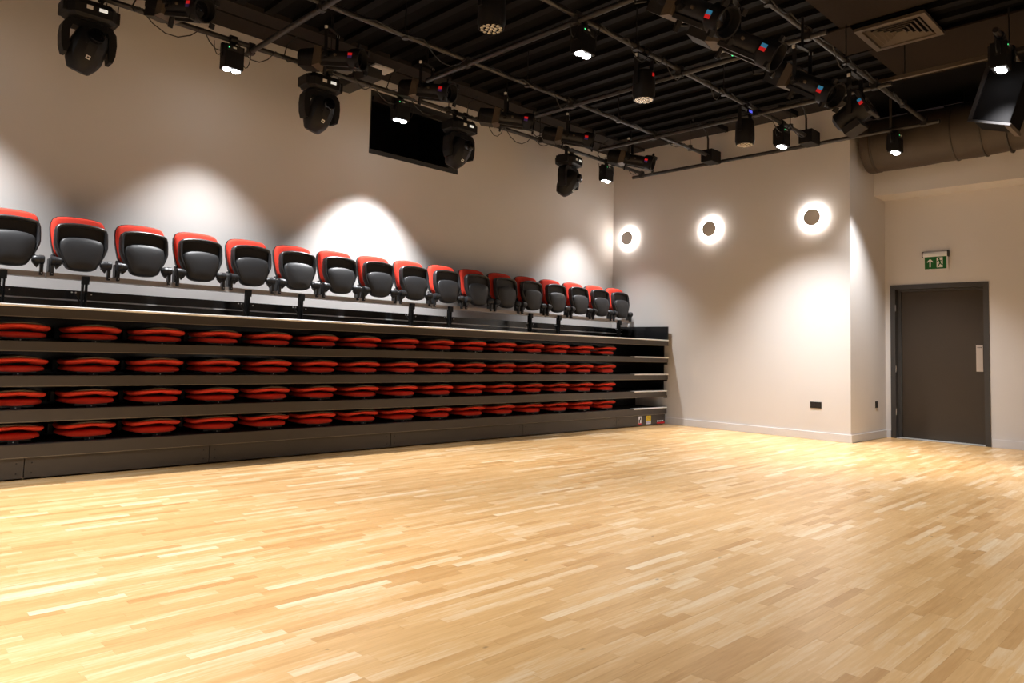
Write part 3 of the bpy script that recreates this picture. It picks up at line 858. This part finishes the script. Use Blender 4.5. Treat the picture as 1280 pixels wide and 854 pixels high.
# ---- profile spotlights
def profile_light(rear, axis, label, L=.72, kind='red', hang=4.45, scale=1.0):
    ax = Vector(axis).normalized()
    side = ax.cross(Vector((0, 0, 1))).normalized()
    up = side.cross(ax)
    rear = Vector(rear)
    B_ = Matrix(((side.x, ax.x, up.x, 0), (side.y, ax.y, up.y, 0), (side.z, ax.z, up.z, 0), (0, 0, 0, 1)))
    mid = rear+ax*.36*L/.72
    t = thing('profile_spotlight', label, 'stage light', mid, (0, 0, 0), 'unlit profile spotlights')
    def T(p): return B_ @ Vector((p[0]*scale, (p[1]-.36)*L/.72, p[2]*scale))
    def ring(y, rx, rz, n=18, cz=0):
        return [T((rx*math.cos(2*math.pi*k/n), y, cz+rz*math.sin(2*math.pi*k/n))) for k in range(n)]
    MB().loft([ring(0, .05, .05), ring(.02, .085, .085), ring(.16, .10, .10), ring(.22, .092, .092)]).build('lamp_house', M['fix'], t, smooth=35)
    def bx(x0, x1, y0, y1, z0, z1):
        return [T(p) for p in ((x0,y0,z0),(x1,y0,z0),(x1,y1,z0),(x0,y1,z0),(x0,y0,z1),(x1,y0,z1),(x1,y1,z1),(x0,y1,z1))]
    FB = [(0,3,2,1),(4,5,6,7),(0,1,5,4),(1,2,6,5),(2,3,7,6),(3,0,4,7)]
    MB().add(bx(-.085, .085, .04, .20, -.115, -.02), FB).build('lamp_box', M['fix2'], t)
    MB().add([T(p) for p in ((-.10, .21, -.115), (.10, .21, -.115), (.10, .29, -.085), (-.10, .29, -.085), (-.10, .21, .10), (.10, .21, .10), (.10, .29, .085), (-.10, .29, .085))], FB).build('gate', M['gate'], t)
    MB().loft([ring(.28, .080, .080), ring(.30, .078, .078), ring(.60, .078, .078)]).build('barrel', M['fix2'], t, smooth=35)
    b = MB()
    for sx in (-.055, .055):
        b.add(bx(sx-.012, sx+.012, .29, .60, -.095, -.062), FB)
    b.build('barrel_rail', M['fix2'], t)
    MB().loft([ring(.58, .092, .092), ring(.60, .105, .105), ring(.70, .112, .112), ring(.72, .112, .112), ring(.72, .098, .098), ring(.66, .092, .092)]).build('lens_hood', M['fix'], t, smooth=35)
    MB().loft([ring(.655, .09, .09), ring(.665, .05, .05), ring(.668, .01, .01)]).build('front_lens', M['lens'], t, smooth=60)
    for sx, sz in ((-.1, -.1), (.1, -.1), (-.1, .1), (.1, .1)):
        MB().add(bx(sx-.022, sx+.022, .700, .722, sz-.022, sz+.022), FB).build('frame_holder', M['fix'], t)
    # colour tags on the side facing the room
    s_ = -1 if side.dot(EYE-mid) < 0 else 1
    s_ *= 1
    xx = s_*.108
    a_, c_ = ((M['tagred'], M['tagviolet']) if kind == 'red' else (M['tagblue'], M['tagred']))
    MB().add(bx(min(xx, xx+s_*.004), max(xx, xx+s_*.004), .605, .650, .0, .028), FB).build('upper_tag', a_, t)
    MB().add(bx(min(xx, xx+s_*.004), max(xx, xx+s_*.004), .605, .650, -.026, .0), FB).build('lower_tag', c_, t)
    MB().lathe(T((s_*.078, .45, .01)), T((s_*1.2, .45, .01)), [(0, .014), (.018, .014), (.022, .008)], 10).build('focus_knob', M['gate'], t)
    # yoke in world space (relative to mid), vertical
    yk = MB()
    s2 = Vector((side.x, side.y, 0)).normalized()
    top = min(.30, hang-mid.z-.03)
    f2 = Vector((-s2.y, s2.x, 0))
    for sg_ in (-1, 1):
        p = s2*.115*sg_*scale
        q = [p+f2*.018+s2*.004, p-f2*.018+s2*.004, p-f2*.018-s2*.004, p+f2*.018-s2*.004]
        yk.loft([[v+Vector((0, 0, -.045)) for v in q], [v+Vector((0, 0, top)) for v in q]])
    q = [s2*.119*scale+f2*.018, s2*.119*scale-f2*.018, -s2*.119*scale-f2*.018, -s2*.119*scale+f2*.018]
    yk.loft([[v+Vector((0, 0, top-.008)) for v in q], [v+Vector((0, 0, top)) for v in q]])
    yo = yk.build('yoke', M['fix'], t)
    for sg_ in (-1, 1):
        MB().cyl(s2*.085*sg_*scale, s2*.145*sg_*scale, .022, 10).build('tilt_knob', M['fix'], yo)
    b = MB()
    for sg_ in (-1, 1):
        b.box(-.012, .012, -.012, .012, top-.035, top-.008, Matrix.Translation(s2*.124*sg_*scale))
    b.build('yoke_tag', M['white'], yo)
    MB().cyl((0, 0, top), (0, 0, hang-mid.z), .014, 8).build('hanging_spigot', M['fix'], t)
    # dangling lock plate
    MB().add(bx(-.02, .02, .30, .318, -.175, -.08), FB).build('lock_plate', M['fix'], t)
    MB().tube([T((.09, .02, -.06)), T((.12, -.05, -.10)), T((.10, -.12, -.05)), T((.05, -.14, .10)), T((.02, -.05, .22))], .007, 6).build('power_cable', M['cable'], t)
    return t
profile_light((2.105, 6.798, 4.052), (.305, -.922, -.24), 'black profile spotlight at the upper left behind the first lit lamp')
profile_light((3.561, 6.798, 4.032), (.50, -.84, -.12), 'black profile spotlight above the second moving head')
profile_light((4.841, 6.798, 4.073), (.30, -.92, -.24), 'black profile spotlight above the control room window')
profile_light((6.046, 6.798, 4.052), (.62, -.77, -.16), 'black profile spotlight just right of the third moving head')
profile_light((7.241, 6.798, 4.094), (.56, -.80, -.19), 'black profile spotlight above the last moving head')
profile_light((8.708, 6.798, 4.089), (.37, -.89, -.26), 'black profile spotlight in the room corner, rightmost of the wall row')
profile_light((4.382, 2.996, 3.688), (-.10, -.82, -.56), 'black profile spotlight with blue and red tag at the top edge', .75, 'blue', ZU)
profile_light((4.847, 2.975, 3.645), (.196, -.817, -.543), 'black profile spotlight with blue and red tag, middle of the upper right three', .75, 'blue', ZU)
profile_light((6.158, 2.975, 3.666), (-.14, -.81, -.57), 'black profile spotlight with blue and red tag above the lit lamp by the end wall', .75, 'blue', ZU)

# fresnel lantern with a square barndoor frame
t = thing('fresnel_lantern', 'short black fresnel lantern with square front frame left of the round duct', 'stage light', (7.54, 2.76, 3.565))
t.scale = (FS, FS, FS)
FX = Matrix.Rotation(math.radians(-28), 4, 'X')
MB().lathe(FX @ Vector((0, .20, 0)), FX @ Vector((0, -1, 0)), [(0, .06), (.03, .10), (.22, .115), (.30, .115)], 18).build('body', M['fix'], t, smooth=35)
MB().box(-.13, .13, -.135, -.10, -.13, .13, FX, bev=.01).build('front_frame', M['fix2'], t)
MB().lathe(FX @ Vector((0, -.125, 0)), FX @ Vector((0, -1, 0)), [(0, .105), (.014, .105), (.016, .02)], 24).build('front_lens', M['lens'], t)
MB().box(-.10, .10, .0, .16, -.17, -.10, FX).build('lamp_box', M['fix2'], t)
MB().box(-.137, -.133, -.12, -.085, .0, .03, FX).build('upper_tag', M['tagblue'], t)
MB().box(-.137, -.133, -.12, -.085, -.03, .0, FX).build('lower_tag', M['tagred'], t)
MB().box(-.152, -.142, -.02, .02, -.05, .36).box(.142, .152, -.02, .02, -.05, .36).box(-.152, .152, -.02, .02, .352, .362).build('yoke', M['fix'], t)
MB().cyl((0, 0, .36), (0, 0, .43), .014, 8).build('hanging_spigot', M['fix'], t)
MB().box(-.16, -.14, -.014, .014, .30, .33).build('yoke_tag', M['white'], t)

# ---- led par cans
def par(loc, label, tagm=None, L=.27):
    t = thing('led_par_can', label, 'stage light', loc, (0, 0, 0), 'unlit black par cans')
    t.scale = (FS, FS, FS)
    MB().lathe((0, 0, L), (0, 0, -1), [(0, .05), (.012, .085), (.05, .100), (L-.04, .104), (L-.02, .096), (L, .094)], 22).build('can', M['fix'], t, smooth=35)
    b = MB(); b.lathe((0, 0, .0), (0, 0, -1), [(0, .088), (.004, .088)], 22)
    b.build('face', M['lens'], t)
    b = MB()
    for rr, nn in ((.0, 1), (.036, 6), (.070, 12)):
        for k in range(nn):
            a = 2*math.pi*k/max(nn, 1)
            b.lathe((rr*math.cos(a), rr*math.sin(a), -.003), (rr*math.cos(a), rr*math.sin(a), -1), [(0, .0155), (.006, .011)], 8)
    b.build('led_cells', M['cell'], t)
    dz = (ZU-loc[2])/FS
    MB().box(-.122, -.112, -.02, .02, L*.45, dz-.05).box(.112, .122, -.02, .02, L*.45, dz-.05).box(-.122, .122, -.02, .02, dz-.06, dz-.05).build('yoke', M['fix'], t)
    MB().box(-.02, .02, -.02, .02, dz-.05, dz-.02).cyl((-.03, 0, dz), (.03, 0, dz), .036, 12).build('clamp', M['fix'], t)
    if tagm:
        MB().box(-.012, .012, -.106, -.100, L*.72, L*.72+.028).build('tag', tagm, t)
        MB().box(-.128, -.122, -.012, .012, dz-.09, dz-.06).build('yoke_tag', M['white'], t)
    return t
par((3.745, 4.09, 3.565), 'black par can with a shiny cell face at the top of the ceiling', None, .30)
par((5.78, 4.09, 3.538), 'black par can with a red tag, hanging mid ceiling', M['tagred'], .27)
par((7.80, 4.09, 3.538), 'black par can silhouetted against the end wall beside a blue tag', None, .28)
t = thing('blue_tag_connector', 'small connector with a glowing blue tag on the pipe above a par can', 'connector', (7.875, 4.09, 3.945))
MB().box(-.05, .05, -.035, -.01, -.03, .03, bev=.004).build('body', M['fix'], t)
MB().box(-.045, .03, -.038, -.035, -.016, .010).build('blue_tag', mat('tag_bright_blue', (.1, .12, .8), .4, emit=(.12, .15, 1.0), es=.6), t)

# ------------------------------------------------------------------ ceiling services
def diffuser(loc, w, label):
    t = thing('ceiling_diffuser', label, 'air vent', loc, (0, 0, 0), 'square air diffusers')
    h = w/2
    def sq(s, z): return [(-s, -s, z), (s, -s, z), (s, s, z), (-s, s, z)]
    fr = MB().loft([sq(h, .03), sq(h, 0), sq(h-.055, 0), sq(h-.06, .03)], False, False)
    fr.build('frame', M['grille'], t)
    MB().box(-h+.02, h-.02, -h+.02, h-.02, .07, .08).box(-h+.01, h-.01, -h+.01, h-.01, .03, .034).build('back_box', M['ceil'], t)
    for k in range(5):
        s = h-.075-k*.045
        MB().loft([sq(s, .004), sq(s-.004, .002), sq(s-.034, .029), sq(s-.030, .030)], False, False).build('louvre', M['grille'], t)
    MB().cyl((0, 0, .07), (0, 0, ZC-loc[2]-.001), .10, 16).build('neck', M['ceil'], t)
    return t
diffuser((7.745, 2.41, 4.345), .64, 'large square four way air diffuser at the top of the dark ceiling')
diffuser((10.42, 2.40, 4.20), .55, 'smaller square air diffuser half hidden behind the hung cabinet')

t = thing('round_duct', 'thick round brown air duct running above the door recess', 'duct', (10.35, 3.62, 3.965))
rr = .352
prof = [(0, .30), (.006, rr), (.05, rr+.006), (.10, rr)]
MB().lathe((0, 0, 0), (0, -1, 0), [(0, .28), (.004, rr-.005), (.03, rr+.004), (.11, rr+.004), (.12, rr-.006), (.60, rr), (.9, rr-.012), (1.3, rr-.008), (1.62, rr-.03), (1.9, rr-.028), (3.6, rr-.03), (5.2, rr-.03)], 36).build('duct_body', M['duct'], t, smooth=40)
for y in (.125, 1.05, 1.36, 1.62, 1.90):
    MB().lathe((0, -y, 0), (0, -9, 0), [(0, rr-.03), (.002, rr+.002), (.016, rr+.002), (.018, rr-.03)], 36).build('duct_band', M['ductband'], t, smooth=40)
for y in (.4, 1.8, 3.4):
    MB().box(-.36, -.352, -y-.015, -y+.015, 0, ZC-3.967).box(.352, .36, -y-.015, -y+.015, 0, ZC-3.967).build('hanger_strap', M['ductband'], t)

# hung cabinet at the right edge
t = thing('hung_cabinet', 'black boxy cabinet hung tilted in a bracket at the upper right edge', 'equipment', (8.05, 1.60, 3.59))
t.scale = (.93, .93, .93)
CT = Matrix.Rotation(math.radians(18), 4, 'X')
MB().box(-.19, .25, -.18, .17, -.30, .30, CT, bev=.012).build('cabinet', M['ceil'], t)
MB().box(-.212, -.192, .150, .186, -.31, .31, CT).box(-.212, -.192, -.196, .186, -.325, -.300, CT).build('edge_frame', M['fix2'], t)
MB().box(-.20, .24, -.20, -.15, -.335, -.302, CT).build('lower_bar', M['grille'], t)
MB().box(-.03, .03, -.10, -.03, .24, .50).build('hanger', M['fix'], t)

# square duct stub over the window, emergency light, smoke detector
t = thing('wall_duct_stub', 'black square duct stub jutting from the wall left of the control room window', 'duct', (4.54, 7.22, 4.265))
MB().box(-.095, .095, -.33, .345, -.145, -.03, bev=.004).build('duct_casing', M['winframe'], t)
MB().box(-.105, .105, -.05, -.02, -.152, -.024).build('duct_flange', M['fix2'], t)
t = thing('emergency_light', 'small white emergency light panel on the ceiling edge near the window', 'light', (4.86, 7.27, 4.40))
MB().box(-.135, .135, -.10, .10, 0, .025, bev=.004).build('panel', M['white'], t)
MB().box(-.12, -.105, .06, .075, -.004, 0).build('status_light', M['green_led'], t)
t = thing('smoke_detector', 'white domed smoke detector with a green light in the middle of the ceiling', 'detector', (7.24, 4.02, 4.42))
MB().lathe((0, 0, 0), (0, 0, -1), [(0, .075), (.025, .072), (.045, .06), (.055, .03)], 22).build('dome', M['fix2'], t, smooth=40)
MB().cyl((0, 0, 0), (0, 0, .053), .08, 22).build('base', M['white'], t)
MB().box(-.01, .01, -.075, -.06, -.034, -.02).build('status_light', M['green_led'], t)
t = thing('ceiling_track', 'thin dark trunking rail on the ceiling beyond the large diffuser', 'trunking', (8.20, 1.9, 4.06))
MB().box(-.02, .02, -1.0, .95, -.02, .02).build('rail', M['grille'], t)
for y in (-.7, .6):
    MB().cyl((0, y, .018), (0, y, .339), .006, 8).build('drop_rod', M['fix'], t)
